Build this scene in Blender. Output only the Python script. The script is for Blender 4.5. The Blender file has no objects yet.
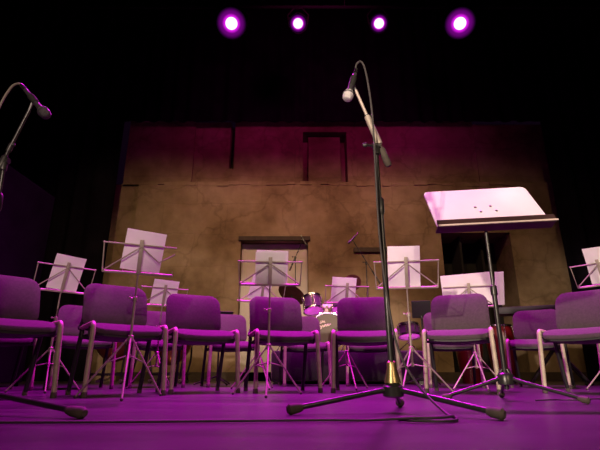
import bpy, bmesh, math, random
from mathutils import Vector, Matrix, Euler
random.seed(7)
scn = bpy.context.scene
col = scn.collection
R = math.radians
PI = math.pi

# ------------------------------------------------------------------ materials
def mat(name, c, rough=.5, metal=0., var=.15, scale=30., bump=0., bscale=None, spec=.5, sheen=0.):
    m = bpy.data.materials.new(name); m.use_nodes = True
    nt = m.node_tree; b = nt.nodes['Principled BSDF']
    tc = nt.nodes.new('ShaderNodeTexCoord')
    n = nt.nodes.new('ShaderNodeTexNoise'); n.inputs['Scale'].default_value = scale; n.inputs['Detail'].default_value = 4
    nt.links.new(tc.outputs['Object'], n.inputs['Vector'])
    r = nt.nodes.new('ShaderNodeValToRGB')
    lo = [max(0, x*(1-var)) for x in c]; hi = [min(1, x*(1+var)) for x in c]
    r.color_ramp.elements[0].position = .3; r.color_ramp.elements[1].position = .7
    r.color_ramp.elements[0].color = (*lo, 1); r.color_ramp.elements[1].color = (*hi, 1)
    nt.links.new(n.outputs['Fac'], r.inputs['Fac']); nt.links.new(r.outputs['Color'], b.inputs['Base Color'])
    b.inputs['Roughness'].default_value = rough; b.inputs['Metallic'].default_value = metal
    b.inputs['Specular IOR Level'].default_value = spec
    if sheen: b.inputs['Sheen Weight'].default_value = sheen
    if bump:
        n2 = nt.nodes.new('ShaderNodeTexNoise'); n2.inputs['Scale'].default_value = bscale or scale*4
        nt.links.new(tc.outputs['Object'], n2.inputs['Vector'])
        bp = nt.nodes.new('ShaderNodeBump'); bp.inputs['Strength'].default_value = bump; bp.inputs['Distance'].default_value = .01
        nt.links.new(n2.outputs['Fac'], bp.inputs['Height']); nt.links.new(bp.outputs['Normal'], b.inputs['Normal'])
    return m

def translucent(name, c, amount, rough=.6):
    m = mat(name, c, rough, 0, .04, 12)
    nt = m.node_tree; b = nt.nodes['Principled BSDF']; out = nt.nodes['Material Output']
    t = nt.nodes.new('ShaderNodeBsdfTranslucent'); t.inputs['Color'].default_value = (*c, 1)
    mx = nt.nodes.new('ShaderNodeMixShader'); mx.inputs['Fac'].default_value = amount
    nt.links.new(b.outputs[0], mx.inputs[1]); nt.links.new(t.outputs[0], mx.inputs[2]); nt.links.new(mx.outputs[0], out.inputs['Surface'])
    return m

M = {}
M['fabric'] = mat('grey_upholstery', (.070, .054, .060), .95, 0, .12, 60, .25, 420, .08, .05)
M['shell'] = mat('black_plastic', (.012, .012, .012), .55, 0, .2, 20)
M['frame'] = mat('grey_painted_tube', (.40, .345, .26), .5, .05, .15, 25)
M['rubber'] = mat('black_rubber', (.065, .052, .040), .8, 0, .2, 40)
M['blackmetal'] = mat('black_powder_coat', (.022, .022, .02), .32, .1, .2, 30)
M['chrome'] = mat('chrome', (.62, .6, .58), .22, 1, .06, 20)
M['nickel'] = mat('nickel_wire', (.38, .33, .27), .5, .25, .1, 20)
M['brass'] = mat('brass_casting', (.35, .27, .12), .35, .8, .15, 20)
M['paper'] = translucent('white_paper', (.84, .83, .82), .14)
M['desk'] = mat('pale_desk_board', (.72, .69, .66), .6, 0, .03, 8)
M['darkwood'] = mat('dark_red_wood', (.028, .005, .006), .5, 0, .3, 14)
M['edge'] = mat('pale_edge_strip', (.62, .5, .45), .5, 0, .1, 14)
M['screw'] = mat('steel_screw', (.2, .2, .2), .4, .8, .1, 40)
M['micbody'] = mat('microphone_body', (.06, .055, .06), .35, .5, .15, 40)
M['grille'] = mat('steel_grille', (.55, .53, .52), .5, .35, .3, 300, .5, 500)
M['grilledark'] = mat('dark_grille', (.06, .055, .06), .5, .4, .3, 300, .5, 500)
M['cable'] = mat('cable_sheath', (.035, .03, .03), .55, 0, .2, 40)
M['palecable'] = mat('grey_cable_sheath', (.16, .14, .11), .6, 0, .2, 40)
M['drape'] = mat('black_velvet', (.009, .007, .011), 1, 0, .3, 3, 0, None, .0)
M['flat'] = mat('black_painted_flat', (.009, .007, .010), .95, 0, .2, 3, 0, None, .0)
M['carpet'] = mat('black_carpet', (.03, .027, .03), 1, 0, .3, 90, .4, 200, .1, .3)
M['copper'] = mat('copper_bowl', (.42, .16, .07), .4, .75, .2, 6)
M['drumred'] = mat('red_lacquer', (.13, .006, .010), .3, 0, .15, 6)
M['drumshell'] = mat('dark_violet_lacquer', (.09, .03, .10), .2, .3, .2, 10)
M['head'] = translucent('drum_skin', (.85, .8, .82), .85)
M['basshead'] = mat('amber_bass_skin', (.095, .072, .040), .5, 0, .08, 6)
M['logo'] = mat('cream_ink', (.72, .62, .5), .5, 0, .05, 30)
M['bronze'] = mat('bronze_cymbal', (.34, .16, .10), .34, .85, .12, 18)
M['door'] = mat('pale_painted_board', (.47, .42, .35), .75, 0, .1, 2.5, .1, 20)
M['lintel'] = mat('dark_timber', (.045, .03, .02), .8, 0, .3, 10)
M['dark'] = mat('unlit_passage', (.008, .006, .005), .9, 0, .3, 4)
M['keys'] = mat('white_keys', (.7, .7, .68), .35, 0, .03, 20)

def wall_material():
    m = bpy.data.materials.new('rough_plastered_stone'); m.use_nodes = True
    nt = m.node_tree; b = nt.nodes['Principled BSDF']; N = nt.nodes.new; L = nt.links.new
    tc = N('ShaderNodeTexCoord'); mp = N('ShaderNodeMapping'); mp.inputs['Rotation'].default_value = (R(90), 0, 0)
    L(tc.outputs['Object'], mp.inputs['Vector'])
    br = N('ShaderNodeTexBrick'); br.inputs['Scale'].default_value = 1.0
    br.inputs['Brick Width'].default_value = 1.25; br.inputs['Row Height'].default_value = .62; br.inputs['Mortar Size'].default_value = .012
    br.inputs['Color1'].default_value = (.9, .9, .9, 1); br.inputs['Color2'].default_value = (.72, .72, .72, 1); br.inputs['Mortar'].default_value = (.6, .6, .6, 1)
    dis = N('ShaderNodeTexNoise'); dis.inputs['Scale'].default_value = 1.6; dis.inputs['Detail'].default_value = 6
    L(tc.outputs['Object'], dis.inputs['Vector'])
    ad = N('ShaderNodeMixRGB'); ad.blend_type = 'ADD'; ad.inputs['Fac'].default_value = .22
    L(mp.outputs['Vector'], ad.inputs['Color1']); L(dis.outputs['Color'], ad.inputs['Color2']); L(ad.outputs['Color'], br.inputs['Vector'])
    n1 = N('ShaderNodeTexNoise'); n1.inputs['Scale'].default_value = .9; n1.inputs['Detail'].default_value = 8; n1.inputs['Roughness'].default_value = .58
    L(tc.outputs['Object'], n1.inputs['Vector'])
    rp = N('ShaderNodeValToRGB'); e = rp.color_ramp.elements
    e[0].position = .30; e[0].color = (.13, .082, .042, 1); e[1].position = .70; e[1].color = (.40, .30, .20, 1)
    x = e.new(.5); x.color = (.27, .19, .11, 1)
    L(n1.outputs['Fac'], rp.inputs['Fac'])
    mu = N('ShaderNodeMixRGB'); mu.blend_type = 'MULTIPLY'; mu.inputs['Fac'].default_value = .42
    L(rp.outputs['Color'], mu.inputs['Color1']); L(br.outputs['Color'], mu.inputs['Color2'])
    n2 = N('ShaderNodeTexNoise'); n2.inputs['Scale'].default_value = 5; n2.inputs['Detail'].default_value = 8
    L(tc.outputs['Object'], n2.inputs['Vector'])
    r2 = N('ShaderNodeValToRGB'); r2.color_ramp.elements[0].position = .32; r2.color_ramp.elements[0].color = (.6, .6, .6, 1); r2.color_ramp.elements[1].position = .6; r2.color_ramp.elements[1].color = (1, 1, 1, 1)
    L(n2.outputs['Fac'], r2.inputs['Fac'])
    mu2 = N('ShaderNodeMixRGB'); mu2.blend_type = 'MULTIPLY'; mu2.inputs['Fac'].default_value = .4
    L(mu.outputs['Color'], mu2.inputs['Color1']); L(r2.outputs['Color'], mu2.inputs['Color2'])
    vo = N('ShaderNodeTexVoronoi'); vo.feature = 'DISTANCE_TO_EDGE'; vo.inputs['Scale'].default_value = .75
    d2 = N('ShaderNodeTexNoise'); d2.inputs['Scale'].default_value = 2.2; d2.inputs['Detail'].default_value = 8; L(tc.outputs['Object'], d2.inputs['Vector'])
    ad2 = N('ShaderNodeMixRGB'); ad2.blend_type = 'ADD'; ad2.inputs['Fac'].default_value = .9; L(tc.outputs['Object'], ad2.inputs['Color1']); L(d2.outputs['Color'], ad2.inputs['Color2']); L(ad2.outputs['Color'], vo.inputs['Vector'])
    r4 = N('ShaderNodeValToRGB'); r4.color_ramp.elements[0].color = (.62, .6, .58, 1); r4.color_ramp.elements[1].position = .03; r4.color_ramp.elements[1].color = (1, 1, 1, 1)
    L(vo.outputs['Distance'], r4.inputs['Fac'])
    mu3 = N('ShaderNodeMixRGB'); mu3.blend_type = 'MULTIPLY'; mu3.inputs['Fac'].default_value = .55; L(mu2.outputs['Color'], mu3.inputs['Color1']); L(r4.outputs['Color'], mu3.inputs['Color2'])
    L(mu3.outputs['Color'], b.inputs['Base Color'])
    b.inputs['Roughness'].default_value = .95; b.inputs['Specular IOR Level'].default_value = .1
    bp = N('ShaderNodeBump'); bp.inputs['Strength'].default_value = .3; bp.inputs['Distance'].default_value = .05
    L(n1.outputs['Fac'], bp.inputs['Height']); L(bp.outputs['Normal'], b.inputs['Normal'])
    return m
M['wall'] = wall_material()

def floor_material():
    m = bpy.data.materials.new('dark_stage_floor'); m.use_nodes = True
    nt = m.node_tree; b = nt.nodes['Principled BSDF']; N = nt.nodes.new; L = nt.links.new
    tc = N('ShaderNodeTexCoord')
    mp = N('ShaderNodeMapping'); mp.inputs['Scale'].default_value = (.35, 2.2, 1); L(tc.outputs['Object'], mp.inputs['Vector'])
    n = N('ShaderNodeTexNoise'); n.inputs['Scale'].default_value = 3.; n.inputs['Detail'].default_value = 8; L(mp.outputs['Vector'], n.inputs['Vector'])
    r = N('ShaderNodeValToRGB'); r.color_ramp.elements[0].position = .3; r.color_ramp.elements[0].color = (.026, .017, .027, 1)
    r.color_ramp.elements[1].position = .72; r.color_ramp.elements[1].color = (.044, .029, .045, 1); L(n.outputs['Fac'], r.inputs['Fac'])
    n3 = N('ShaderNodeTexNoise'); n3.inputs['Scale'].default_value = 60; n3.inputs['Detail'].default_value = 3; L(tc.outputs['Object'], n3.inputs['Vector'])
    r3 = N('ShaderNodeValToRGB'); r3.color_ramp.elements[0].position = .72; r3.color_ramp.elements[0].color = (0, 0, 0, 1); r3.color_ramp.elements[1].position = .8; r3.color_ramp.elements[1].color = (.05, .05, .05, 1); L(n3.outputs['Fac'], r3.inputs['Fac'])
    ad = N('ShaderNodeMixRGB'); ad.blend_type = 'ADD'; ad.inputs['Fac'].default_value = 1; L(r.outputs['Color'], ad.inputs['Color1']); L(r3.outputs['Color'], ad.inputs['Color2'])
    L(ad.outputs['Color'], b.inputs['Base Color'])
    rr = N('ShaderNodeMapRange'); rr.inputs['To Min'].default_value = .27; rr.inputs['To Max'].default_value = .44; L(n.outputs['Fac'], rr.inputs['Value']); L(rr.outputs[0], b.inputs['Roughness'])
    b.inputs['Specular IOR Level'].default_value = .3
    return m
M['floor'] = floor_material()

def lens_material(name, core, painted_halo):
    m = bpy.data.materials.new(name); m.use_nodes = True
    nt = m.node_tree; N = nt.nodes.new; L = nt.links.new
    nt.nodes.remove(nt.nodes['Principled BSDF'])
    tc = N('ShaderNodeTexCoord'); ln = N('ShaderNodeVectorMath'); ln.operation = 'LENGTH'
    sp = N('ShaderNodeVectorMath'); sp.operation = 'MULTIPLY'; sp.inputs[1].default_value = (1, 1, 0)
    L(tc.outputs['Object'], sp.inputs[0]); L(sp.outputs[0], ln.inputs[0])
    rp = N('ShaderNodeValToRGB'); rp.color_ramp.interpolation = 'EASE'; e = rp.color_ramp.elements
    e[0].position = core; e[0].color = (1, .85, 1, 1); e[1].position = core + .010; e[1].color = (.50, .008, .55, 1)
    x = e.new(painted_halo*.99); x.color = (.003, .0, .005, 1); x = e.new((core+.01)*.6+painted_halo*.4); x.color = (.085, .001, .11, 1)  # glow around the lamp painted as a magenta fade outside its white core
    L(ln.outputs['Value'], rp.inputs['Fac'])
    em = N('ShaderNodeEmission'); em.inputs['Strength'].default_value = 1.6; L(rp.outputs['Color'], em.inputs['Color'])
    L(em.outputs[0], nt.nodes['Material Output'].inputs['Surface'])
    return m

# ------------------------------------------------------------------ mesh helpers
class MB:
    def __init__(s): s.bm = bmesh.new()
    def tube(s, pts, r, seg=8, caps=True, closed=False):
        pts = [Vector(p) for p in pts]; n = len(pts)
        rs = r if isinstance(r, (list, tuple)) else [r]*n
        rings = []; up = None
        for i, p in enumerate(pts):
            a = pts[i-1] if (i > 0 or closed) else p
            c = pts[(i+1) % n] if (i < n-1 or closed) else p
            d = (c-a).normalized()
            if up is None:
                up = d.orthogonal().normalized()
            up = (up - d*up.dot(d))
            if up.length < 1e-6: up = d.orthogonal()
            up.normalize(); sd = d.cross(up)
            rings.append([s.bm.verts.new(p + (up*math.cos(2*PI*k/seg) + sd*math.sin(2*PI*k/seg))*rs[i]) for k in range(seg)])
        for i in range(n if closed else n-1):
            A, B = rings[i], rings[(i+1) % n]
            for k in range(seg): s.bm.faces.new((A[k], A[(k+1) % seg], B[(k+1) % seg], B[k]))
        if caps and not closed:
            s.bm.faces.new(rings[0][::-1]); s.bm.faces.new(rings[-1])
        return s
    def box(s, c, size, rot=None, bev=0.):
        mtx = Matrix.Translation(c) @ (rot.to_matrix().to_4x4() if isinstance(rot, Euler) else (rot or Matrix())) @ Matrix.Diagonal((*size, 1))
        r = bmesh.ops.create_cube(s.bm, size=1, matrix=mtx)
        if bev:
            es = list({e for v in r['verts'] for e in v.link_edges})
            bmesh.ops.bevel(s.bm, geom=es, offset=bev, segments=2, affect='EDGES', profile=.6)
        return s
    def lathe(s, prof, seg=24, mtx=None, caps=True):
        mtx = mtx or Matrix(); rings = []
        for r, z in prof:
            rings.append([s.bm.verts.new(mtx @ Vector((max(r, 1e-5)*math.cos(2*PI*k/seg), max(r, 1e-5)*math.sin(2*PI*k/seg), z))) for k in range(seg)])
        for A, B in zip(rings, rings[1:]):
            for k in range(seg): s.bm.faces.new((A[k], A[(k+1) % seg], B[(k+1) % seg], B[k]))
        if caps and prof[0] != prof[-1]:
            s.bm.faces.new(rings[0][::-1]); s.bm.faces.new(rings[-1])
        return s
    def sphere(s, c, r, sc=(1, 1, 1)):
        bmesh.ops.create_uvsphere(s.bm, u_segments=16, v_segments=10, radius=r, matrix=Matrix.Translation(c) @ Matrix.Diagonal((*sc, 1)))
        return s
    def pad(s, w, h, t, rt, rb, place, nx=14, ny=12, edge=.5, p=5):
        """rounded cushion: outline w x h, thickness t, top/bottom corner radii; place(x, y, z) -> point"""
        def hw(y):
            if y > h/2-rt: return w/2-rt+math.sqrt(max(0, rt*rt-(y-(h/2-rt))**2))
            if y < -h/2+rb: return w/2-rb+math.sqrt(max(0, rb*rb-(-y-(h/2-rb))**2))
            return w/2
        us = [math.sin(PI/2*(2*i/nx-1)) for i in range(nx+1)]; vs = [math.sin(PI/2*(2*j/ny-1)) for j in range(ny+1)]
        F, B = [], []
        for v in vs:
            y = v*h/2; H = hw(y); fr, br = [], []
            for u in us:
                m = max(abs(u), abs(v)); th = t/2*(edge + (1-edge)*(1-m**p))
                fr.append(s.bm.verts.new(place(u*H, y, th))); br.append(s.bm.verts.new(place(u*H, y, -th)))
            F.append(fr); B.append(br)
        for j in range(ny):
            for i in range(nx):
                s.bm.faces.new((F[j][i], F[j][i+1], F[j+1][i+1], F[j+1][i])); s.bm.faces.new((B[j][i], B[j+1][i], B[j+1][i+1], B[j][i+1]))
        for j in range(ny):
            s.bm.faces.new((F[j][0], F[j+1][0], B[j+1][0], B[j][0])); s.bm.faces.new((F[j][-1], B[j][-1], B[j+1][-1], F[j+1][-1]))
        for i in range(nx):
            s.bm.faces.new((F[0][i], B[0][i], B[0][i+1], F[0][i+1])); s.bm.faces.new((F[-1][i], F[-1][i+1], B[-1][i+1], B[-1][i]))
        return s
    def prism(s, poly, y0, y1):
        A = [s.bm.verts.new((x, y0, z)) for x, z in poly]; B = [s.bm.verts.new((x, y1, z)) for x, z in poly]; n = len(poly)
        s.bm.faces.new(A); s.bm.faces.new(B[::-1])
        for i in range(n): s.bm.faces.new((A[i], B[i], B[(i+1) % n], A[(i+1) % n]))
        return s
    def build(s, name, m, parent=None, smooth=40):
        bmesh.ops.recalc_face_normals(s.bm, faces=s.bm.faces)
        me = bpy.data.meshes.new(name); s.bm.to_mesh(me); s.bm.free()
        if smooth:
            for p in me.polygons: p.use_smooth = True
            me.set_sharp_from_angle(angle=R(smooth))
        me.materials.append(m)
        o = bpy.data.objects.new(name, me); col.objects.link(o)
        if parent is not None: o.parent = parent
        return o

def tag(o, label=None, cat=None, group=None, kind=None):
    if label: o['label'] = label
    if cat: o['category'] = cat
    if group: o['group'] = group
    if kind: o['kind'] = kind
    return o
def empty(name, loc, rz=0., label=None, cat=None, group=None):
    o = bpy.data.objects.new(name, None); o.empty_display_size = .1; col.objects.link(o)
    o.location = loc; o.rotation_euler = (0, 0, rz)
    return tag(o, label, cat, group)
def copy_tree(o, parent=None):
    c = o.copy(); col.objects.link(c)
    if parent is not None: c.parent = parent
    for ch in list(o.children): copy_tree(ch, c)
    return c
def smooth_path(pts, n=8):
    P = [Vector(p) for p in pts]; P = [P[0]*2-P[1]] + P + [P[-1]*2-P[-2]]; out = []
    for i in range(1, len(P)-2):
        for k in range(n):
            t = k/n; a, b, c, d = P[i-1:i+3]
            out.append(.5*((2*b)+(c-a)*t+(2*a-5*b+4*c-d)*t*t+(3*b-a-3*c+d)*t**3))
    return out + [P[-2]]
def zto(d):
    return Vector(d).to_track_quat('Z', 'Y').to_matrix().to_4x4()

# ------------------------------------------------------------------ camera
cd = bpy.data.cameras.new('camera'); cam = bpy.data.objects.new('camera', cd); col.objects.link(cam)
cam.location = (0, 0, .155); cam.rotation_euler = (R(90+18), 0, 0)
cd.sensor_fit = 'HORIZONTAL'; cd.sensor_width = 36; cd.lens = 27; cd.clip_start = .02
scn.camera = cam

# ------------------------------------------------------------------ the setting
fl = MB().box((.5, 3.4, -.05), (16, 11.2, .1)).build('floor', M['floor'], smooth=0); tag(fl, kind='structure')
M['house'] = mat('black_stage_house', (.006, .005, .006), .9, 0, .2, 2, 0, None, .1)
tag(MB().box((.5, 3.4, 9.75), (16, 11.2, .1)).build('ceiling', M['house'], smooth=0), kind='structure')
tag(MB().box((-7.55, 3.4, 4.85), (.1, 11.2, 9.7)).build('wall_left', M['house'], smooth=0), kind='structure')
tag(MB().box((8.55, 3.4, 4.85), (.1, 11.2, 9.7)).build('wall_right', M['house'], smooth=0), kind='structure')


FY, BY = 8.05, 8.2      # face of the lower wall, face of the set-back upper wall
wb = MB()
def wbx(x0, x1, y0, y1, z0, z1): wb.box(((x0+x1)/2, (y0+y1)/2, (z0+z1)/2), (x1-x0, y1-y0, z1-z0))
LZ = 3.62
DX0, DX1, DZ = -1.10, .15, 2.46     # pale door
KX0, KX1, KZ = 2.63, 3.92, 2.62     # dark passage
wbx(-3.12, DX0, FY, 8.9, 0, LZ); wbx(DX0, DX1, FY, 8.9, DZ, LZ); wbx(DX1, KX0, FY, 8.9, 0, LZ)
wbx(KX0, KX1, FY, 8.9, KZ, LZ); wbx(KX1, 4.98, FY, 8.9, 0, LZ)
wbx(DX0, DX1, 8.27, 8.9, 0, DZ)
wbx(-3.66, -3.12, BY, 8.9, 0, 3.66)
# upper wall with a shallow blind panel, a slot and a deep niche
wbx(-3.5, -2.15, BY, 8.9, LZ, 5.08); wbx(-2.15, -1.43, BY+.05, 8.9, LZ, 5.08); wbx(-1.43, -1.33, BY+.3, 8.9, 4.0, 5.08); wbx(-1.43, -1.33, BY, 8.9, LZ, 4.0)
wbx(-1.33, .06, BY, 8.9, LZ, 5.08); wbx(.06, .17, BY+.45, 8.9, LZ, 4.83); wbx(.17, .82, BY+.06, 8.9, LZ, 4.74); wbx(.17, .82, BY+.45, 8.9, 4.74, 4.83); wbx(.82, .95, BY+.45, 8.9, LZ, 4.83)
wbx(.06, .95, BY, 8.9, 4.83, 5.08); wbx(.95, 3.55, BY, 8.9, LZ, 5.08); wbx(3.55, 4.98, BY-.03, 8.9, LZ, 4.98)
# broken top of the ledge
x = -3.1
while x < 4.95:
    w = random.uniform(.08, .3); hgt = random.uniform(.005, .05); pr = random.choice((.004, .008, .015, .022))
    wbx(x, min(x+w, 4.97), FY-pr, BY+.01, LZ-random.uniform(.02, .07), LZ+hgt); x += w
wall = wb.build('wall_back', M['wall'], smooth=0); tag(wall, kind='structure')

d1 = MB()
d1.box(((DX0+DX1)/2, 8.24, DZ/2), (DX1-DX0-.02, .05, DZ-.04))
d1.box(((DX0+DX1)/2+.25, 8.21, DZ/2), (.03, .02, DZ-.1)).box((DX0+.06, 8.21, DZ/2), (.06, .02, DZ-.1)).box((DX1-.06, 8.21, DZ/2), (.06, .02, DZ-.1))
tag(d1.build('door_1', M['door'], smooth=0), kind='structure')
tag(MB().box(((DX0+DX1)/2, FY-.005, DZ+.04), (DX1-DX0+.08, .09, .08), bev=.008).build('trim_1', M['lintel'], smooth=0), kind='structure')
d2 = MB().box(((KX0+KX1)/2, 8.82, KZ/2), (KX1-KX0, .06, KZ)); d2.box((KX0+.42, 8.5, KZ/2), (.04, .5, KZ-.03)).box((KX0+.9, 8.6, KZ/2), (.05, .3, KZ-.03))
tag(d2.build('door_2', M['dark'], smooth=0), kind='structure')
tag(MB().box((1.42, FY-.02, 2.28), (.86, .07, .09), bev=.01).build('trim_2', M['lintel'], smooth=0), kind='structure')
tag(MB().box((-1.0, FY-.03, .07), (4.2, .05, .14)).box((2.0, FY-.03, .07), (6, .05, .14)).build('baseboard_back', M['lintel'], smooth=0), kind='structure')

def drape(name, x0, x1, y, z0, z1, label, amp=.07, lam=.34, ydir=0.):
    b = MB(); n = int(abs(x1-x0)/.035); pf = []
    for i in range(n+1):
        x = x0+(x1-x0)*i/n
        pf.append((x, y+ydir*(x-x0)+amp*math.sin(2*PI*x/lam+.9*math.sin(x*2.1))*.6+.02*math.sin(x*23)))
    A = [[b.bm.verts.new((px, py+dy, z)) for (px, py) in pf] for z, dy in ((z0, 0), (z1, 0), (z1, .02), (z0, .02))]
    for r in range(4):
        P, Q = A[r], A[(r+1) % 4]
        for i in range(n): b.bm.faces.new((P[i], P[i+1], Q[i+1], Q[i]))
    b.bm.faces.new([A[k][0] for k in range(4)]); b.bm.faces.new([A[k][-1] for k in range(4)])
    return tag(b.build(name, M['drape'], None, 60), label, 'curtain', 'black stage drapes')
drape('stage_curtain', -7.2, -3.44, 7.78, 0, 9.65, 'tall black stage drape hanging left of the tan stone wall')
drape('stage_curtain', 4.72, 8.2, 7.78, 0, 9.65, 'tall black stage drape hanging right of the tan stone wall')
drape('stage_curtain', -3.9, 5.3, 7.98, 4.95, 9.65, 'black border drape hanging above the top of the stone wall', .04)

mf = empty('masking_flat', (-3.05, 4.40, 0), 0, 'tall black flat standing at far left behind the cropped microphone', 'stage flat')
MB().box((0, 0, 1.12), (.03, 1.6, 2.16), bev=.004).build('panel', M['flat'], mf, 0)
for yy in (-.77, .77): MB().box((-.04, yy, 1.1), (.045, .05, 2.2)).build('batten', M['flat'], mf, 0)
MB().box((-.25, 0, .02), (.5, .5, .04)).build('foot', M['flat'], mf, 0)

# ------------------------------------------------------------------ lights hung above
LY, LZ2 = 5.6, 5.22
bar = empty('lighting_bar', (.7, LY+.05, LZ2+.36), 0, 'black lighting bar across the dark top carrying the four purple spotlights', 'lighting bar')
MB().tube([(-4.2, 0, 0), (4.2, 0, 0)], .025, 12).build('pipe', M['house'], bar)
for hx in (-3.4, 0, 3.4): MB().tube([(hx, 0, .02), (hx, 0, 4.1)], .006, 6).build('hanging_wire', M['blackmetal'], bar)
lens_big = lens_material('wide_lens_painted_glow', .084, .23); lens_small = lens_material('narrow_lens_painted_glow', .066, .13)  # lenses widened past the lamp core to hold the painted glow
LAMPS = [(-1.05, .23, lens_big, 'large glaring purple spotlight at the left end of the row of four'),
         (-.03, .14, lens_small, 'small glaring spotlight second from the left in the row of four'),
         (1.21, .14, lens_small, 'small glaring spotlight third from the left, above the tall microphone'),
         (2.45, .23, lens_big, 'large glaring purple spotlight at the right end of the row of four')]
AIM = [(-1.3, 3.5), (-.2, 3.6), (1.0, 3.6), (2.1, 3.5)]
for (lx, lr, lm, lab), (ax, ay) in zip(LAMPS, AIM):
    r_ = empty('stage_spotlight', (lx, LY, LZ2), 0, lab, 'spotlight', 'purple spotlights on the bar')
    d = (Vector((0, 0, .3)) - Vector((lx*.8, LY, LZ2))).normalized(); q = zto(d)
    MB().lathe([(lr*.5, -.30), (lr*.8, -.26), (lr*1.05, -.05), (lr*1.05, .03), (lr*1.0, .03), (lr*1.0, -.01)], 24, q).build('housing', M['house'], r_)
    ln = MB().lathe([(lr*.99, -.002), (lr*.99, .0)], 32).build('lens', lm, r_); ln.matrix_local = q
    y0 = MB(); y0.tube([q @ Vector((lr*1.06, 0, -.1)), Vector((lr*1.15, .05, .2)), (lr*.5, .05, .33), (-lr*.5, .05, .33), Vector((-lr*1.15, .05, .2)), q @ Vector((-lr*1.06, 0, -.1))], .012, 8)
    y0.tube([(0, .05, .32), (0, .05, .385)], .02, 8); y0.build('yoke', M['house'], r_)

# ------------------------------------------------------------------ chairs
def make_chair():
    r = empty('stacking_chair', (0, 0, 0))
    def seat_at(x, y, z):
        yy = y; zz = z*(.8 if z < 0 else 1) - .046*max(0, (-yy-.02)/.2)**2 - .010*(1-(x/.235)**2)*(1 if yy < .1 else .4)
        return Vector((x, yy+.005, .450+zz))
    s = MB().pad(.462, .44, .056, .07, .05, seat_at, edge=.55).build('seat', M['fabric'], r, 60)
    MB().pad(.44, .42, .04, .06, .05, lambda x, y, z: Vector((x, y+.005, .388+z - .012*(1-(x/.22)**2))), edge=.5).build('seat_shell', M['shell'], r, 60)
    def back_at(x, y, z):
        zz = .632+y
        t = (zz-.467)/.33; return Vector((x, .195+.045*t+.065*t*t + .030*(1-(x/.235)**2) - z, zz))
    MB().pad(.466, .330, .05, .085, .055, back_at, edge=.45, p=6).build('backrest', M['fabric'], r, 60)
    MB().pad(.45, .315, .02, .08, .05, lambda x, y, z: back_at(x, y, z-.03), edge=.5).build('back_shell', M['shell'], r, 60)
    for sx in (-1, 1):
        l = MB().tube(smooth_path([(sx*.25, -.24, .012), (sx*.243, -.215, .30), (sx*.241, -.205, .415), (sx*.241, -.188, .447), (sx*.241, -.15, .452), (sx*.241, .12, .44)], 5), .0165, 10).build('front_leg', M['frame'], r)
        MB().lathe([(.019, 0), (.019, .03), (.016, .034)], 10, Matrix.Translation((sx*.25, -.24, 0))).build('foot_cap', M['rubber'], l)
        l2 = MB().tube([(sx*.245, .235, .012), (sx*.241, .10, .44)], .0155, 10).build('rear_leg', M['shell'], r)  # seat's shade put into the colour: black in place of the front legs' grey
        MB().lathe([(.018, 0), (.018, .03), (.015, .034)], 10, Matrix.Translation((sx*.245, .234, 0))).build('foot_cap', M['rubber'], l2)
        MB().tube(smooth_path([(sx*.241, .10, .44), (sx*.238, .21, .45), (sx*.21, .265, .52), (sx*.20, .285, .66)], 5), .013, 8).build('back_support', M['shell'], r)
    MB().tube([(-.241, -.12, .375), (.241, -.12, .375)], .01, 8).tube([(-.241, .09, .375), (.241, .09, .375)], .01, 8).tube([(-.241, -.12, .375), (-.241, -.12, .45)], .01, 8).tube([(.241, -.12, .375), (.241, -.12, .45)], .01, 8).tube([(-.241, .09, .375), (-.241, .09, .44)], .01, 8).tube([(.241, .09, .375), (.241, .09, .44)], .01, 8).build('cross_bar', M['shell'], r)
    return r
CH = [
 (-1.843, 2.895, 48, 'purple-lit padded chair in the front row, cut off by the left picture edge'),
 (-1.261, 3.267, 37, 'padded front-row chair with the tallest tilted wire music stand standing before its seat'),
 (-.80, 3.70, 28, 'padded front-row chair third from left, no music stand in front of it'),
 (-.150, 3.80, 15.6, 'padded front-row chair behind the music stand left of the centre, drum kit to its right'),
 (.530, 3.80, -8, 'padded front-row chair left of and behind the tall central microphone stand'),
 (1.265, 3.67, -24, 'pinkish front-row chair between the central microphone stand and the pole of the pale desk'),
 (2.165, 3.54, -47, 'beige-lit padded front-row chair cut off by the right picture edge'),
 (-2.60, 3.98, 48, 'back-row chair at the far left, only seat and leg showing beneath the leftmost front chair'),
 (-2.057, 4.417, 33, 'back-row chair seen through the gap between the two leftmost front-row chairs'),
 (-1.475, 4.83, 23, 'back-row chair showing between the second and third front-row chairs'),
 (-.769, 5.10, 20, 'back-row chair right of the third front-row chair, standing before bare tan wall'),
 (.046, 5.28, 9, 'back-row chair directly left of the bass drum with the written name'),
 (.787, 5.32, -7, 'back-row chair hidden behind the chair beside the central microphone stand, its seat edge showing'),
 (1.579, 4.897, -11, 'back-row chair behind the pinkish front-row chair, seat showing below that chair'),
 (2.42, 4.75, -34, 'pale back-row chair right of the big desk pole, keyboard standing behind it'),
 (3.09, 4.27, -50, 'back-row chair at the far right edge, only a leg and seat corner in view'),
]
proto = make_chair()
for i, (x, y, a, lab) in enumerate(CH):
    o = proto if i == 0 else copy_tree(proto)
    o.location = (x, y, 0); o.rotation_euler = (0, 0, R(a)); tag(o, lab, 'chair', 'padded stacking chairs')

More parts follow.
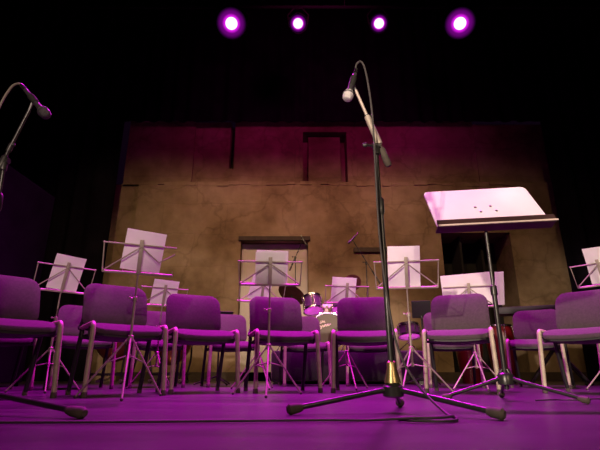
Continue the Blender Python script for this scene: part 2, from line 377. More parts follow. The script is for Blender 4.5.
# ------------------------------------------------------------------ wire music stands and their sheets
LEAN = R(22)
def music_stand(x, y, a, zb, hw, hub, azs, label, sheets=(), folded_right=False, L=.20, rad=.27, end_bars=(-1, 1), rz2=0.):
    r = empty('music_stand', (x, y, 0), R(a), label, 'music stand', 'folding wire music stands')
    def D(u, s, n=0.):   # u across, s up the slanted desk, n towards the reader
        return Vector((u, -s*math.sin(LEAN)+n*math.cos(LEAN), zb+s*math.cos(LEAN)+n*math.sin(LEAN)))
    by = .03
    MB().tube([(0, by, hub-.12), (0, by, hub+.25)], .0085, 10).build('lower_tube', M['nickel'], r)
    MB().tube([(0, by, hub+.22), (0, by*.5, zb-.02), D(0, .02, -.01)], .0055, 8).build('upper_tube', M['nickel'], r)
    c = MB().lathe([(.011, -.015), (.014, -.012), (.014, .012), (.011, .015)], 10, Matrix.Translation((0, by, hub+.245))).build('collar', M['nickel'], r)
    MB().tube([(0, by, hub+.245), (-.03, by-.012, hub+.25)], .004, 6).sphere((-.033, by-.013, hub+.25), .008, (1, .5, 1)).build('thumb_screw', M['nickel'], c)
    MB().lathe([(.012, -.02), (.017, -.015), (.017, .015), (.012, .02)], 10, Matrix.Translation((0, by, hub))).build('leg_hub', M['nickel'], r)
    MB().lathe([(.012, -.012), (.015, 0), (.012, .012)], 10, Matrix.Translation((0, by, hub-.105))).build('strut_hub', M['nickel'], r)
    for az in azs:
        c_, s_ = math.cos(R(az-a)), math.sin(R(az-a))
        f = Vector((rad*c_, by+rad*s_, .008)); t = Vector((.014*c_, by+.014*s_, hub)); md = t.lerp(f, .42)
        lg = MB().tube([t, f], .0058, 8).build('leg', M['nickel'], r)
        MB().tube([(.012*c_, by+.012*s_, hub-.105), md], .004, 6).build('strut', M['nickel'], lg)
        MB().sphere(f+Vector((0, 0, .001)), .009).build('rubber_foot', M['rubber'], lg)
    b = MB(); b.tube([D(-hw, 0), D(hw, 0)], .0075, 8)
    for u in (-hw, -hw*.45, hw*.45, hw): b.tube([D(u, 0), D(u, -.002, .045), D(u, .02, .05)], .003, 6)
    b.tube([D(-hw, -.002, .045), D(hw, -.002, .045)], .003, 6)
    b.build('bottom_rail', M['nickel'], r)
    b = MB(); b.tube([D(-hw*1.03, L), D(hw*1.03, L)], .0055, 8)
    for sx in end_bars: b.sphere(D(sx*hw*1.03, L), .008)
    b.build('top_rail', M['nickel'], r)
    b = MB(); q0, q1 = D(0, -.005, -.008), D(0, L+.035, -.008)
    dirv = (q1-q0); mt = Matrix.Translation((q0+q1)/2) @ Matrix.Rotation(LEAN, 4, 'X')
    b.box((0, 0, 0), (.026, .007, dirv.length), mt, .002); b.build('spine', M['nickel'], r)
    for sx in (-1, 1):
        if sx == 1 and folded_right:
            MB().tube([D(0, L-.01, -.012), D(hw*.55, L*.45, -.012), D(hw*1.0, L*.78, -.012)], .0042, 6).build('brace', M['nickel'], r)
        else:
            MB().tube([D(0, L-.01, -.012), D(sx*hw, .005, -.004)], .0042, 6).build('brace', M['nickel'], r)
    for sx in end_bars:
        MB().tube([D(sx*hw*1.03, L), D(sx*hw, 0)], .004, 6).build('end_bar', M['nickel'], r)
    root = Matrix.Translation((x, y, 0)) @ Matrix.Rotation(R(a), 4, 'Z')
    for (u0, w, h, n, tw, lab) in sheets:
        b = MB(); nx, ny = 6, 8; A = []
        for side in (0, 1):
            G = []
            for j in range(ny+1):
                row = []
                for i in range(nx+1):
                    u = (i/nx-.5)*w; s = j/ny*h
                    bow = .006*math.sin(PI*j/ny)+.004*math.cos(2*PI*i/nx)
                    uu = u0+u*math.cos(tw)-s*math.sin(tw); ss = s*math.cos(tw)+u*math.sin(tw)
                    row.append(b.bm.verts.new(D(uu, ss+.006+abs(math.sin(tw))*w/2, n+bow*.6+side*.0012)))
                G.append(row)
            A.append(G)
        for i in range(nx):
            for j in range(ny):
                for G in A: b.bm.faces.new((G[j][i], G[j][i+1], G[j+1][i+1], G[j+1][i]))
        for j in range(ny):
            for i in (0, nx): b.bm.faces.new((A[0][j][i], A[0][j+1][i], A[1][j+1][i], A[1][j][i]))
        for i in range(nx):
            for j in (0, ny): b.bm.faces.new((A[0][j][i], A[0][j][i+1], A[1][j][i+1], A[1][j][i]))
        o = b.build('sheet_music', M['paper'], None, 60); 
        base = root @ D(u0, .0, n); o.data.transform(Matrix.Translation(-base) @ root) ; o.location = base
        tag(o, lab, 'sheet music', 'sheets of music on the stands')
    return r

music_stand(-1.98, 3.72, 42, .783, .215, .32, (-60, 40, 200), 'wire music stand between the two leftmost front-row chairs, its white sheet against black',
  [(.0, .235, .29, .012, R(-3), 'white sheet tilted right on the leftmost music stand, seen against the black drape')], L=.215, rad=.26)
music_stand(-1.045, 2.86, 22, .755, .215, .35, (-72, 178, 62), 'tallest nearest wire music stand, in front of the second front-row chair',
  [(.008, .245, .262, .012, R(-4), 'large white sheet on the nearest music stand left, highest of the left sheets')], True, L=.185, rad=.30, end_bars=(-1,))
music_stand(-1.325, 4.36, 28, .752, .21, .31, (-50, 190, 70), 'small wire music stand behind the gap between second and third front-row chairs',
  [(.0, .24, .24, .012, R(-2), 'small lilac-lit sheet behind the gap between second and third front-row chairs')], L=.175, rad=.24)
music_stand(-.213, 3.16, 4, .735, .215, .315, (-88, 150, 40), 'wire music stand in front of the fourth front-row chair, before the pale door',
  [(.003, .215, .225, .012, 0, 'pinkish sheet on the stand before the pale door, nearer one with shaded top'),
   (.010, .225, .236, .020, R(-1), 'white sheet peeping above the pinkish sheet on the stand before the pale door')], L=.165, rad=.29)
music_stand(-.375, 4.34, 22, .785, .22, .31, (-60, 60, 180), 'low wire music stand standing just behind the one before the pale door',
  [(-.03, .21, .24, .014, R(-7), 'slanting sheet half hidden behind the pinkish sheet before the pale door')], L=.18, rad=.24)
music_stand(.438, 4.29, 8, .765, .20, .32, (-80, 160, 40), 'wire music stand showing above the chair just left of the central microphone stand',
  [(-.03, .235, .24, .012, R(-1), 'lilac-lit sheet above the chair just left of the central microphone stand')], L=.165, rad=.26)
music_stand(.797, 3.33, -9, .744, .225, .305, (120, 5, -120), 'wire music stand just right of the central microphone stand, with cream sheet',
  [(-.018, .235, .305, .012, R(-1), 'cream sheet on the wire stand just right of the central microphone stand')], L=.20, rad=.29)
music_stand(1.545, 4.12, -15, .708, .215, .30, (-95, 200, 10), 'wire music stand behind the pinkish front-row chair, holding a wide spread',
  [(.0, .45, .29, .012, R(2.5), 'wide white spread on the stand behind the pinkish chair, left of the desk pole'),
   (.26, .075, .30, .022, R(-2), 'narrow white strip of sheet just right of the big desk pole')], L=.19, rad=.27, end_bars=())
music_stand(2.70, 3.95, -50, .882, .22, .34, (-140, 140, 10), 'wire music stand at the right edge behind the beige-lit cropped chair',
  [(.02, .245, .33, .012, R(-2), 'white sheet cut off by the right picture edge, above the beige-lit chair')], L=.20, rad=.30)

def solid_stand(x, y, a, zb, w, h, tilt, label):
    r = empty('music_stand', (x, y, 0), R(a), label, 'music stand', 'black solid-desk music stands')
    MB().tube([(0, 0, .04), (0, 0, zb+.06)], .011, 10).build('pole', M['blackmetal'], r)
    MB().box((0, -math.sin(tilt)*h/2, zb+math.cos(tilt)*h/2), (w, .004, h), Euler((tilt, 0, 0)), .0015).build('desk', M['shell'], r, 0)
    MB().box((0, .03, zb), (w, .06, .004)).build('ledge', M['shell'], r, 0)
    for k in range(3):
        an = R(-90+120*k+20); l = MB().tube([(0, 0, .10), (.26*math.cos(an), .26*math.sin(an), .012)], .009, 8).build('leg', M['blackmetal'], r)
        MB().sphere((.26*math.cos(an), .26*math.sin(an), .012), .012).build('rubber_foot', M['rubber'], l)
solid_stand(1.46, 5.48, -10, .77, .22, .20, R(20), 'black flat-desk music stand peeking left of the pinkish chair, below the cream sheet')
solid_stand(-.98, 5.62, 15, .80, .30, .08, R(50), 'low black desk behind the back-row chair that stands before bare tan wall')

# ------------------------------------------------------------------ boom microphone stands
def boom_stand(base, feet, top, boom_hi, boom_lo, label, group='boom microphone stands', scale=1., clutch=.62, mic_clip=None):
    r = empty('microphone_stand', base, 0, label, 'microphone stand', group)
    B = Vector(base); top = Vector(top)-B; hi = Vector(boom_hi)-B; lo = Vector(boom_lo)-B; k = scale
    hub = Vector((0, 0, .085*k))
    MB().lathe([(.03*k, -.03*k), (.042*k, -.025*k), (.044*k, .01*k), (.03*k, .022*k), (.022*k, .03*k)], 18, Matrix.Translation(hub)).build('leg_hub', M['blackmetal'], r)
    MB().lathe([(.034*k, 0), (.032*k, .012*k), (.021*k, .055*k), (.02*k, .08*k), (.014*k, .085*k)], 18, Matrix.Translation(hub+Vector((0, 0, .025*k)))).build('collar', M['brass'] if k == 1 else M['blackmetal'], r)
    for f in feet:
        f = Vector(f)-B; d = (f-hub); d.z = 0; dn = d.normalized()
        p0 = hub+dn*.03*k; f2 = Vector((f.x, f.y, .018*k)); 
        l = MB().tube([p0, f2-dn*.03*k+Vector((0, 0, .006*k))], .0105*k, 10).build('leg', M['blackmetal'], r)
        q0 = p0.lerp(f2, .88); q1 = f2+dn*.012*k
        MB().tube([q0, q0.lerp(q1, .25), q0.lerp(q1, .85), q1], [.013*k, .018*k, .0205*k, .012*k], 12).build('rubber_foot', M['rubber'], l)
    cl = hub.lerp(top, clutch)
    MB().tube([hub+Vector((0, 0, .02)), cl], .0125*k, 12).build('lower_tube', M['blackmetal'], r)
    MB().tube([cl-(top-hub).normalized()*.03, top], .0085*k, 12).build('upper_tube', M['blackmetal'], r)
    c = MB().tube([cl-(top-hub).normalized()*.045*k, cl-(top-hub).normalized()*.03*k, cl+(top-hub).normalized()*.03*k, cl+(top-hub).normalized()*.04*k], [.014*k, .018*k, .018*k, .011*k], 12).build('clutch', M['blackmetal'], r)
    piv = top
    bd = (hi-lo).normalized()
    cp = MB().tube([top-Vector((0, 0, .05*k)), top-Vector((0, 0, .045*k)), top-Vector((0, 0, .01*k)), top+Vector((0, 0, .004*k))], [.011*k, .016*k, .016*k, .012*k], 12)
    cp.tube([top+Vector((-.02*k, 0, 0)), top+Vector((.02*k, 0, 0))], .014*k, 12); cp = cp.build('boom_clamp', M['blackmetal'], r)
    MB().tube([top+Vector((-.02*k, 0, 0)), top+Vector((-.05*k, -.01*k, 0))], .006*k, 8).sphere(top+Vector((-.055*k, -.012*k, 0)), .013*k, (1, .6, 1)).build('knob', M['blackmetal'], cp)
    a0 = lo+bd*.10*k
    MB().tube([a0, hi], .0076*k, 10).build('boom_arm', M['nickel'] if k == 1 and B.x > 0 else M['blackmetal'], r)
    g = lo+bd*.115*k
    MB().tube([g, g+bd*.006*k, g+bd*.16*k, g+bd*.17*k], [.010*k, .0165*k, .015*k, .008*k], 12).build('boom_grip', M['nickel'] if k == 1 and B.x > 0 else M['blackmetal'], r)
    MB().tube([lo, lo+bd*.008*k, lo+bd*.092*k, lo+bd*.1*k], [.012*k, .0165*k, .0165*k, .010*k], 12).build('counterweight', M['rubber'], r)
    m_ = lo.lerp(hi, .62)
    MB().tube([m_-bd*.02*k, m_+bd*.02*k], .012*k, 10).sphere(m_+Vector((.018*k, -.008*k, .01*k)), .009*k).build('boom_knob', M['blackmetal'], r)
    if mic_clip:
        c0, c1 = Vector(mic_clip[0])-B, Vector(mic_clip[1])-B
        MB().tube([hi, c0.lerp(c1, .5)], .007*k, 8).tube([c0, c1], .0165*k, 12).build('mic_clip', M['blackmetal'], r)
    return r
def mic(tail, head, label, grille, k=1., group='vocal microphones'):
    T, H = Vector(tail), Vector(head); ax = (H-T); L = ax.length; q = Matrix.Translation(T) @ zto(ax.normalized())
    r = empty('microphone', T, 0, label, 'microphone', group); qi = Matrix.Translation(-T) @ q
    MB().lathe([(.009*k, 0), (.0105*k, .004), (.0115*k, L*.2), (.0145*k, L*.68), (.018*k, L*.74)], 18, qi).build('body', M['micbody'], r)
    MB().lathe([(.018*k, L*.72), (.0235*k, L*.74), (.0255*k, L*.80), (.0262*k, L*.86), (.0235*k, L*.94), (.015*k, L*.99), (.004*k, L)], 18, qi).build('grille', grille, r)
    MB().lathe([(.0245*k, L*.78), (.0275*k, L*.79), (.0275*k, L*.815), (.0245*k, L*.825)], 18, qi).build('grille_band', M['micbody'], r)
    MB().lathe([(.0095*k, -.035), (.0105*k, -.03), (.0105*k, .004)], 14, qi).build('plug', M['chrome'], r)
    return r
# the tall central one
boom_stand((.375, 1.93, 0), [(-.037, 1.816, 0), (.672, 1.623, 0), (.455, 2.20, 0)], (.366, 1.94, 1.185), (.278, 1.925, 1.485), (.425, 1.955, 1.085),
  'tall central black boom microphone stand at the stage front', clutch=.72, mic_clip=((.272, 1.93, 1.565), (.255, 1.916, 1.50)))
mic((.281, 1.94, 1.595), (.2265, 1.885, 1.405), 'pale-headed microphone pointing down from the tall central boom stand', M['grille'])
# the cropped left one
boom_stand((-1.32, 1.90, 0), [(-.745, 1.665, 0), (-1.58, 1.55, 0), (-1.49, 2.30, 0)], (-1.36, 1.88, 1.075), (-1.283, 1.86, 1.33), (-1.44, 1.89, .83),
  'black boom microphone stand cropped by the left picture edge, one foot stretching in', clutch=.8, mic_clip=((-1.285, 1.852, 1.403), (-1.252, 1.852, 1.366)))
mic((-1.318, 1.852, 1.440), (-1.182, 1.85, 1.288), 'dark-headed microphone pointing down right at the upper left edge', M['grilledark'])
# drum overheads
boom_stand((-.07, 7.15, .40), [(-.30, 7.0, .40), (.2, 6.98, .40), (-.07, 7.45, .40)], (-.075, 7.15, 1.93), (.04, 7.15, 2.2), (-.17, 7.15, 1.7),
  'thin boom microphone stand behind the drums, before the pale door', scale=.85, mic_clip=((.035, 7.13, 2.24), (.06, 7.12, 2.19)))
mic((.03, 7.14, 2.275), (.115, 7.10, 2.10), 'small microphone high on the thin stand before the pale door', M['grilledark'], .8, 'overhead drum microphones')
boom_stand((1.03, 6.85, .40), [(.78, 6.7, .40), (1.3, 6.7, .40), (1.03, 7.15, .40)], (1.03, 6.85, 1.77), (.83, 6.80, 2.11), (1.24, 6.88, 1.44),
  'thin boom microphone stand right of the drums, just left of the central pole', scale=.85, mic_clip=((.86, 6.79, 2.16), (.80, 6.78, 2.10)))
mic((.90, 6.79, 2.215), (.755, 6.77, 2.05), 'slim microphone on the thin stand right of the drums, angled down left', M['grilledark'], .75, 'overhead drum microphones')

# cables
def cable(pts, r, m, label, n=8):
    pts = smooth_path(pts, n); o = Vector(pts[0])
    b = MB().tube([p-o for p in pts], r, 8).build('microphone_cable', m); b.location = o
    return tag(b, label, 'cable', 'microphone cables')
cable([(.284, 1.943, 1.63), (.292, 1.94, 1.655), (.312, 1.93, 1.66), (.330, 1.92, 1.60), (.345, 1.905, 1.42), (.350, 1.90, 1.25), (.350, 1.905, 1.0), (.352, 1.905, .7), (.372, 1.89, .4), (.40, 1.87, .22), (.45, 1.80, .10),
       (.50, 1.68, .02), (.515, 1.60, .007), (.47, 1.535, .007), (.38, 1.53, .007), (.32, 1.58, .007), (.36, 1.64, .007), (.46, 1.65, .007), (.50, 1.59, .016), (.44, 1.54, .016), (.36, 1.535, .016), (.22, 1.56, .007), (.08, 1.565, .007), (-.1, 1.55, .007), (-.35, 1.525, .007), (-.65, 1.50, .007), (-.95, 1.49, .007), (-1.6, 1.47, .007)],
      .0048, M['cable'], 'dark cable looping over the central microphone, down its pole and along the front floor')
cable([(-1.340, 1.852, 1.462), (-1.357, 1.853, 1.474), (-1.39, 1.856, 1.455), (-1.43, 1.865, 1.36), (-1.45, 1.87, 1.2), (-1.44, 1.87, .9), (-1.42, 1.87, .5), (-1.42, 1.85, .1), (-1.5, 1.8, .007), (-1.8, 1.8, .007)],
      .0055, M['palecable'], 'pale cable arching from the upper left microphone')
cable([(1.28, 2.62, .005), (1.42, 2.68, .005), (1.55, 2.66, .005), (1.66, 2.75, .005), (1.80, 2.80, .005), (1.95, 2.78, .005)], .004, M['cable'], 'short thin cable on the floor right of the big desk stand')

# ------------------------------------------------------------------ conductor's desk
cs = empty('conductor_stand', (1.15, 2.66, 0), 0, 'large pale tilted desk on a black tripod pole, right of centre', 'conductor stand')
B = Vector((1.15, 2.66, 0))
MB().tube([(0, 0, .06), (0, 0, .62)], .0135, 12).build('lower_tube', M['blackmetal'], cs)
MB().tube([(0, 0, .6), (0, .0, 1.06)], .010, 12).build('upper_tube', M['blackmetal'], cs)
MB().lathe([(.014, -.03), (.019, -.025), (.019, .025), (.014, .03)], 14, Matrix.Translation((0, 0, .61))).build('clutch', M['blackmetal'], cs)
MB().lathe([(.03, -.035), (.043, -.03), (.045, .015), (.035, .03), (.02, .035)], 18, Matrix.Translation((0, 0, .115))).build('leg_hub', M['blackmetal'], cs)
for f in ((.795, 2.65, 0), (1.415, 2.375, 0), (1.23, 2.93, 0)):
    f = Vector(f)-B; dn = f.normalized()
    l = MB().tube(smooth_path([dn*.015+Vector((0, 0, .165)), dn*.035+Vector((0, 0, .13)), dn*.07+Vector((0, 0, .105)), f+Vector((0, 0, .02))], 4), .0105, 10).build('leg', M['blackmetal'], cs)
    q0, q1 = f-dn*.04+Vector((0, 0, .026)), f+dn*.012+Vector((0, 0, .016))
    MB().tube([q0, q0.lerp(q1, .3), q0.lerp(q1, .85), q1], [.012, .016, .018, .01], 12).build('rubber_foot', M['rubber'], l)
DT = Matrix.Translation((.052, -.03, .985)) @ Matrix.Rotation(R(-3), 4, 'Z') @ Matrix.Rotation(R(-2.2), 4, 'Y') @ Matrix.Rotation(R(-36), 4, 'X')
# desk frame: x across, z up the board, -y out of the reading face
T3 = Matrix.Translation
MB().pad(.69, .445, .012, .03, .004, lambda x, y, z: DT @ Vector((x, -z, y+.445/2+.005)), 16, 12, 1., 4).build('desk_board', M['desk'], cs, 30)
dl = DT @ Matrix.Rotation(R(20), 4, 'X')
MB().box((0, 0, 0), (.70, .075, .014), dl @ T3((-.018, -.035, -.004)), .002).build('ledge', M['darkwood'], cs, 0)
MB().box((0, 0, 0), (.70, .010, .034), dl @ T3((-.018, -.070, .020)), .002).build('ledge_lip', M['darkwood'], cs, 0)
MB().box((0, 0, 0), (.71, .004, .010), dl @ T3((-.012, -.077, -.004))).build('edge_strip', M['edge'], cs, 0)
for ux, uz in ((-.055, .235), (.045, .238), (-.035, .18), (.065, .183)):
    MB().lathe([(.009, 0), (.0085, .002), (.004, .0035)], 12, DT @ T3((ux, -.006, uz)) @ Matrix.Rotation(R(90), 4, 'X')).build('screw', M['screw'], cs)
MB().box((0, 0, 0), (.16, .045, .10), DT @ T3((0, .03, .14)), .004).build('tilt_bracket', M['blackmetal'], cs, 0)
MB().tube([(0, 0, 1.03), DT @ Vector((0, .045, .14))], .014, 10).build('bracket_post', M['blackmetal'], cs)

# ------------------------------------------------------------------ drum riser and drums
RZ = .40
ri = empty('drum_riser', (.6, 6.75, 0), 0, 'low black carpeted riser carrying the drum kit, behind the middle chairs', 'riser')
MB().box((0, 0, RZ/2+.02), (1.92, 1.86, RZ-.04), None, .045).build('carpeted_deck', M['carpet'], ri, 50)
for sx in (-.9, .9):
    for sy in (-.85, .85): MB().box((sx, sy, .03), (.06, .06, .06)).build('foot', M['blackmetal'], ri, 0)

def drum(name, loc, q, rr, depth, shell, label, cat='drum', bottom=True, lugs=6, headm=None, group=None):
    r = empty(name, loc, 0, label, cat, group)
    MB().lathe([(rr*.97, -depth/2), (rr, -depth/2), (rr, depth/2), (rr*.97, depth/2)], 32, q, False).build('shell', shell, r)
    for z, nm in ((depth/2, 'top_head'), (-depth/2, 'bottom_head')):
        sg = 1 if z > 0 else -1
        hm = MB(); ring = [hm.bm.verts.new(q @ Vector((rr*1.02*math.cos(2*PI*k/32), rr*1.02*math.sin(2*PI*k/32), z+.002*sg))) for k in range(32)]
        hm.bm.faces.new(ring); hm.build(nm, headm or M['head'], r)
        MB().lathe([(rr*1.02, z-.014), (rr*1.06, z-.014), (rr*1.06, z+.014), (rr*1.02, z+.014), (rr*1.02, z-.014)], 32, q).build('hoop', M['chrome'], r)
    for k in range(lugs):
        a = 2*PI*(k+.5)/lugs; v = Vector((math.cos(a)*rr*1.05, math.sin(a)*rr*1.05, 0))
        MB().tube([q @ (v+Vector((0, 0, -depth/2))), q @ (v+Vector((0, 0, depth/2)))], .005, 6).tube([q @ (v*.985+Vector((0, 0, -depth*.22))), q @ (v*.985+Vector((0, 0, depth*.22)))], .012, 8).build('lug', M['chrome'], r)
    return r
# bass drum with script on its front skin
BR = .235; bq = Matrix.Rotation(R(90), 4, 'X')     # local z -> -Y (towards the audience)
bc = Vector((.372, 6.32, RZ+BR*1.07+.012))
bd = empty('bass_drum', (bc.x, bc.y, RZ), 0, 'bass drum on the riser, cream script on its amber front skin', 'drum')
up = Vector((0, 0, bc.z-RZ)); tq = Matrix.Translation(up) @ bq
MB().lathe([(BR*.97, -.17), (BR, -.17), (BR, .17), (BR*.97, .17)], 40, tq, False).build('shell', M['drumshell'], bd)
MB().lathe([(BR*1.0, .172), (BR*1.0, .176), (0, .178)], 40, tq).build('front_head', M['basshead'], bd)
MB().lathe([(0, -.178), (BR, -.176), (BR, -.172)], 40, tq).build('batter_head', M['head'], bd)
for z in (.168, -.168): MB().lathe([(BR*.985, z-.02), (BR*1.06, z-.02), (BR*1.06, z+.02), (BR*.985, z+.02), (BR*.985, z-.02)], 40, tq).build('hoop', M['drumshell'], bd)
for k in range(8):
    a = 2*PI*(k+.5)/8; v = Vector((math.cos(a)*BR*1.07, math.sin(a)*BR*1.07, 0))
    MB().tube([tq @ (v+Vector((0, 0, -.17))), tq @ (v+Vector((0, 0, .185)))], .005, 6).box(tq @ (v+Vector((0, 0, .18))), (.03, .03, .022)).build('tension_claw', M['chrome'], bd)
for sx in (-1, 1): MB().tube([(sx*BR*.9, -.05, up.z-.09), (sx*(BR+.08), -.14, .008)], .007, 8).build('spur', M['chrome'], bd)
def script(pts, r, ox, oz, k, rot):
    c, s = math.cos(rot), math.sin(rot)
    return MB().tube(smooth_path([(ox+k*(x*c-z*s), -.1805, up.z+oz+k*(x*s+z*c)) for x, z in pts], 5), r, 6)
# large swash capital then running script, a smaller word above it
W1 = [(.9, 1.6), (.5, 1.95), (0, 1.7), (-.1, 1.2), (.35, .85), (.7, .5), (.55, -.05), (.05, -.25), (-.4, .1), (.2, .45), (.95, .5), (1.25, .9), (1.45, .5), (1.3, .1), (1.75, .3), (2.0, .85), (1.95, .2), (2.3, .75), (2.6, .7), (2.55, .15), (2.95, .3), (3.15, .75), (3.45, .7), (3.3, .2), (3.7, .2), (4.1, .6), (4.4, .5)]
lg = script(W1, .0062, -.105, .035, .035, R(14))
W2 = [(0, .9), (.1, .1), (.5, .3), (.7, 1.0), (.65, .1), (1.0, .6), (1.2, .1), (1.55, .5), (1.3, .75), (1.5, .1), (1.9, .3)]
P2 = script(W2, .005, -.095, .105, .034, R(5)); me2 = bpy.data.meshes.new('tmp'); P2.bm.to_mesh(me2); lg.bm.from_mesh(me2); P2.bm.free(); bpy.data.meshes.remove(me2)
lg.build('script_lettering', M['logo'], bd)
# tom holder on top of the bass drum
tb = MB().tube([(-.005, .0, up.z+BR*1.0), (-.005, .0, up.z+BR+.15)], .017, 10)
tb.box((-.005, -.01, up.z+BR+.055), (.05, .05, .04), None, .006).tube([(-.06, -.02, up.z+BR+.12), (.06, -.02, up.z+BR+.12)], .022, 10)
tb.tube([(-.06, -.02, up.z+BR+.12), (-.13, .0, up.z+BR+.17)], .011, 8).tube([(.06, -.02, up.z+BR+.12), (.13, .0, up.z+BR+.17)], .011, 8)
for sx in (-1, 1): tb.tube([(sx*.035, -.03, up.z+BR+.125), (sx*.03, -.07, up.z+BR+.085)], .014, 8)
tb.build('tom_mount', M['edge'], bd)
drum('tom_drum', (.175, 6.33, 1.045), Matrix.Rotation(R(-20), 4, 'X') @ Matrix.Rotation(R(-6), 4, 'Y'), .135, .19, M['drumshell'], 'violet tom drum with chrome lugs, left of the bass drum mount, pink lit bottom skin', group='rack tom drums')
drum('tom_drum', (.575, 6.33, 1.04), Matrix.Rotation(R(-20), 4, 'X') @ Matrix.Rotation(R(6), 4, 'Y'), .13, .18, M['drumshell'], 'violet tom drum mostly hidden behind the lilac sheet, right of the bass drum mount', group='rack tom drums')

def cymbal(loc, base, tx, ty, rr, label):
    r = empty('cymbal', base, 0, label, 'cymbal', 'cymbals on stands'); B = Vector(base); c = Vector(loc)-B
    q = Matrix.Translation(c) @ Matrix.Rotation(tx, 4, 'X') @ Matrix.Rotation(ty, 4, 'Y')
    MB().lathe([(rr, 0), (rr*.6, .014), (rr*.2, .022), (rr*.16, .032), (rr*.08, .044), (.006, .048), (.006, .046), (rr*.08, .041), (rr*.15, .03), (rr*.2, .019), (rr*.6, .011), (rr, -.002)], 40, q).build('plate', M['bronze'], r, 60)
    MB().tube([(0, 0, .1), c+Vector((0, 0, .06))], .008, 8).build('pole', M['chrome'], r)
    MB().sphere(c+Vector((0, 0, .06)), .013).build('wing_nut', M['chrome'], r)
    for k in range(3):
        a = R(90+120*k); MB().tube([(0, 0, .35), (.24*math.cos(a), .24*math.sin(a), .008)], .007, 8).build('leg', M['chrome'], r)
cymbal((-.12, 6.55, 1.22), (-.12, 6.55, RZ), R(-30), R(24), .215, 'dark red-lit cymbal tilted beside the pinkish sheet, left of the toms')
cymbal((.78, 6.75, 1.42), (.78, 6.75, RZ), R(-50), R(-10), .15, 'red-lit cymbal peeping out right of the lilac sheet')
# small drum on its own stand at the riser's right
SX, SY = 1.45, 6.15
drum('snare_drum', (SX, SY, .665), Matrix.Rotation(R(-14), 4, 'X'), .14, .14, M['drumshell'], 'small chrome drum with pink bottom skin, seen left of the pinkish chair', lugs=8)
st = empty('drum_stand', (SX, SY, RZ), 0, 'chrome stand under the small chrome drum on the riser right end', 'drum stand')
MB().tube([(0, .02, .08), (0, .02, .2)], .009, 8).build('pole', M['chrome'], st)
for k in range(3):
    a = R(30+120*k); MB().tube([(0, .02, .13), (.16*math.cos(a), .02+.16*math.sin(a), .006)], .006, 8).build('leg', M['chrome'], st)
    MB().tube([(0, .02, .2), (.145*math.cos(a), .145*math.sin(a), .185-.02*math.sin(a)), (.15*math.cos(a), .15*math.sin(a), .205-.035*math.sin(a))], .006, 8).build('basket_arm', M['chrome'], st)

# timpani
def timpano(x, y, rr, zt, label):
    r = empty('kettle_drum', (x, y, 0), 0, label, 'kettle drum', 'copper kettle drums')
    dep = rr*1.15; zb = zt-dep
    MB().lathe([(.04, zb), (rr*.35, zb+.025), (rr*.62, zb+.10), (rr*.84, zb+.20), (rr*.96, zb+.32), (rr, zt)], 40).build('bowl', M['copper'], r, 60)
    MB().lathe([(rr*1.0, zt-.02), (rr*1.06, zt-.02), (rr*1.06, zt+.015), (rr*1.0, zt+.015), (rr*1.0, zt-.02)], 40).build('rim', M['chrome'], r)
    MB().lathe([(rr*1.02, zt), (rr*1.02, zt+.006), (0, zt+.007)], 40).build('head', M['head'], r)
    for k in range(4):
        a = R(45+90*k); c, s = math.cos(a), math.sin(a)
        l = MB().tube(smooth_path([(c*rr*1.05, s*rr*1.05, zt-.01), (c*rr*1.06, s*rr*1.06, zt-.25), (c*rr*.92, s*rr*.92, .12), (c*rr*.95, s*rr*.95, .03)], 4), .014, 8).build('leg', M['blackmetal'], r)
        MB().lathe([(.02, -.026), (.028, -.012), (.028, .012), (.02, .026)], 12, Matrix.Translation((c*rr*.95, s*rr*.95, .028)) @ Matrix.Rotation(R(90), 4, 'X')).build('caster', M['rubber'], l)
    MB().lathe([(rr*.88, .10), (rr*.94, .10), (rr*.94, .13), (rr*.88, .13), (rr*.88, .10)], 32).build('base_ring', M['blackmetal'], r)
    MB().box((0, -rr*.75, .06), (.10, .28, .03), Euler((R(12), 0, 0)), .005).build('pedal', M['chrome'], r)
timpano(-2.52, 6.35, .31, .63, 'copper kettle drum behind the second front-row chair, far left of the wall')
timpano(-1.80, 6.55, .30, .58, 'copper kettle drum half hidden behind the gap left of the third front-row chair')

# congas
def conga(x, y, h, rr, label):
    r = empty('conga_drum', (x, y, 0), 0, label, 'drum', 'red conga drums')
    MB().lathe([(rr*.72, .0), (rr*.78, .03), (rr*.98, h*.42), (rr*1.1, h*.66), (rr*1.02, h*.9), (rr*.94, h-.01)], 32).build('shell', M['drumred'], r, 60)
    MB().lathe([(rr*.95, h-.012), (rr*1.02, h-.012), (rr*1.02, h+.012), (rr*.97, h+.012), (rr*.95, h-.012)], 32).build('rim', M['chrome'], r)
    MB().lathe([(rr*.96, h-.004), (rr*.96, h+.004), (0, h+.006)], 32).build('head', M['head'], r)
    for k in range(6):
        a = R(30+60*k); MB().tube([(rr*1.04*math.cos(a), rr*1.04*math.sin(a), h), (rr*1.13*math.cos(a), rr*1.13*math.sin(a), h*.68)], .005, 6).build('tension_rod', M['chrome'], r)
conga(2.30, 6.35, .72, .165, 'dark red conga drum seen under the pinkish chair, left one of two')
conga(2.70, 6.25, .74, .165, 'dark red conga drum behind the foot of the big desk pole, right one of two')

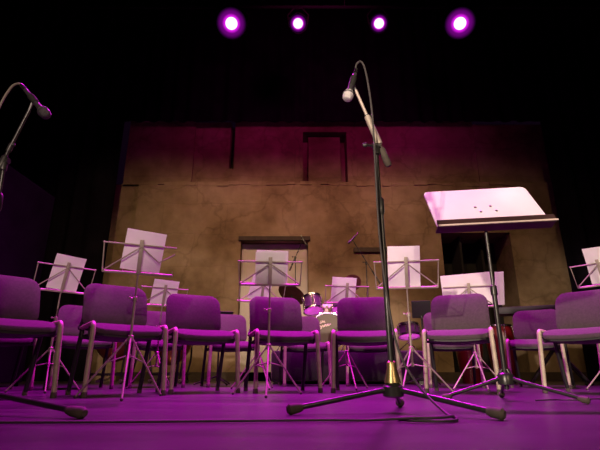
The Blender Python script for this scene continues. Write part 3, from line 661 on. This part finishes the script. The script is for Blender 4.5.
# keyboard on X stand at the back right
kx, ky, kz = 3.06, 5.62, .83
ks = empty('keyboard_stand', (kx, ky, 0), R(-22), 'black crossed-leg keyboard stand behind the pale back-row chair', 'keyboard stand')
for sx in (-1, 1):
    for yy in (-.12, .12):
        MB().tube([(-sx*.30, yy*.9+sx*.018, .018), (sx*.30, yy*.9+sx*.018, kz-.02)], .016, 8).build('cross_leg', M['blackmetal'], ks)
    MB().tube([(sx*.30, -.18, kz-.02), (sx*.30, .18, kz-.02)], .016, 8).build('support_arm', M['blackmetal'], ks)
    MB().tube([(sx*.30, -.2, .016), (sx*.30, .2, .016)], .016, 8).build('base_bar', M['blackmetal'], ks)
MB().tube([(0, -.14, kz/2), (0, .14, kz/2)], .022, 10).build('pivot', M['blackmetal'], ks)
kb = empty('keyboard', (kx, ky, kz), R(-22), 'long black electronic keyboard on the crossed stand at the back right', 'keyboard')
MB().box((0, 0, .045), (1.15, .30, .09), None, .02).build('body', M['shell'], kb)
MB().box((0, .07, .092), (1.0, .13, .012), None, .002).build('white_keys', M['keys'], kb, 0)

# ------------------------------------------------------------------ stage lighting
def spot(name, loc, tgt, color, power, size, blend=.4, rad=.1):
    l = bpy.data.lights.new(name, 'SPOT'); l.color = color; l.energy = power; l.spot_size = R(size); l.spot_blend = blend; l.shadow_soft_size = rad
    o = bpy.data.objects.new(name, l); col.objects.link(o); o.location = loc
    o.rotation_euler = (Vector(tgt)-Vector(loc)).to_track_quat('-Z', 'Y').to_euler()
    return o
MAG = (.84, .010, .80)
for (lx, lr, lm, lab), (ax, ay) in zip(LAMPS, AIM):
    s0 = Vector((lx, LY, LZ2)); d = (Vector((lx*.8, LY, LZ2))*-1+Vector((0, 0, .3))).normalized()
    spot('purple_back_beam', s0+Vector((0, -.12, -.1)), (ax, ay, 0), MAG, 1950 if lr > .15 else 1450, 60, .9, .08)
for lx in (-2.2, -.8, .7, 2.3):
    spot('purple_top_wash', (lx, 4.6, 6.6), (lx*.9, 4.2, 0), MAG, 1650 if lx < 2 else 700, 45, .8, .15)
# house-front warm key on the right, and low narrow beams added to light the sheets
spot('front_key', (-3.9, -4.5, 2.6), (2.0, 3.3, .85), (1, .78, .62), 3300, 20, .6, .12)
for (tx, sz, pw) in ((-1.55, 14, 1300), (-.1, 11, 1500), (.95, 10, 1200)):
    spot('added_sheet_beam', (tx*.6+.5, -5.0, 2.7), (tx, 3.4, 1.5), (1, .74, .64), pw, sz, .35, .1)
spot('front_fill', (2.6, -5.0, 3.0), (-.5, 2.8, .5), (1, .70, .46), 560, 36, .7, .15)  # wide warm fill added to lift the chair legs and stands
spot('added_right_beam', (4.6, -5.0, 2.6), (2.0, 3.9, .85), (1, .76, .58), 2300, 15, .5, .12)  # extra beam added to lift right sheets and chairs out of the desk's shade
spot('added_drum_spot', (.4, 6.0, 6.4), (.45, 6.35, .9), MAG, 5200, 20, .6, .12)  # unseen spot added so the tom skins glow from above
spot('added_drum_spot', (1.4, 5.9, 6.4), (1.45, 6.2, .6), MAG, 3200, 10, .6, .1)  # second added spot, for the small drum's skins
spot('added_mic_spot', (-2.6, 3.6, 6.2), (-1.25, 1.85, 1.4), MAG, 900, 12, .6, .1)  # unseen spot added to tint the left microphone
# amber wash on the stone wall
for lx, pw in ((-2.6, 215), (-1.0, 300), (.6, 320), (2.1, 215), (3.6, 85)):
    spot('amber_wall_wash', (lx, 3.2, 5.4), (lx*1.0, 8.1, .75), (1, .65, .33), pw, 66, .6, .12)
spot('magenta_wall_spill', (.3, 4.4, 5.0), (.3, 8.2, 4.7), (1, .03, .45), 130, 105, .9, .2)

w = bpy.data.worlds.new('dark_house'); scn.world = w; w.use_nodes = True
w.node_tree.nodes['Background'].inputs['Color'].default_value = (.5, .12, .6, 1); w.node_tree.nodes['Background'].inputs['Strength'].default_value = .006

vs = scn.view_settings; vs.view_transform = 'Standard'; vs.look = 'None'; vs.gamma = 1; vs.use_curve_mapping = False; vs.exposure = 0
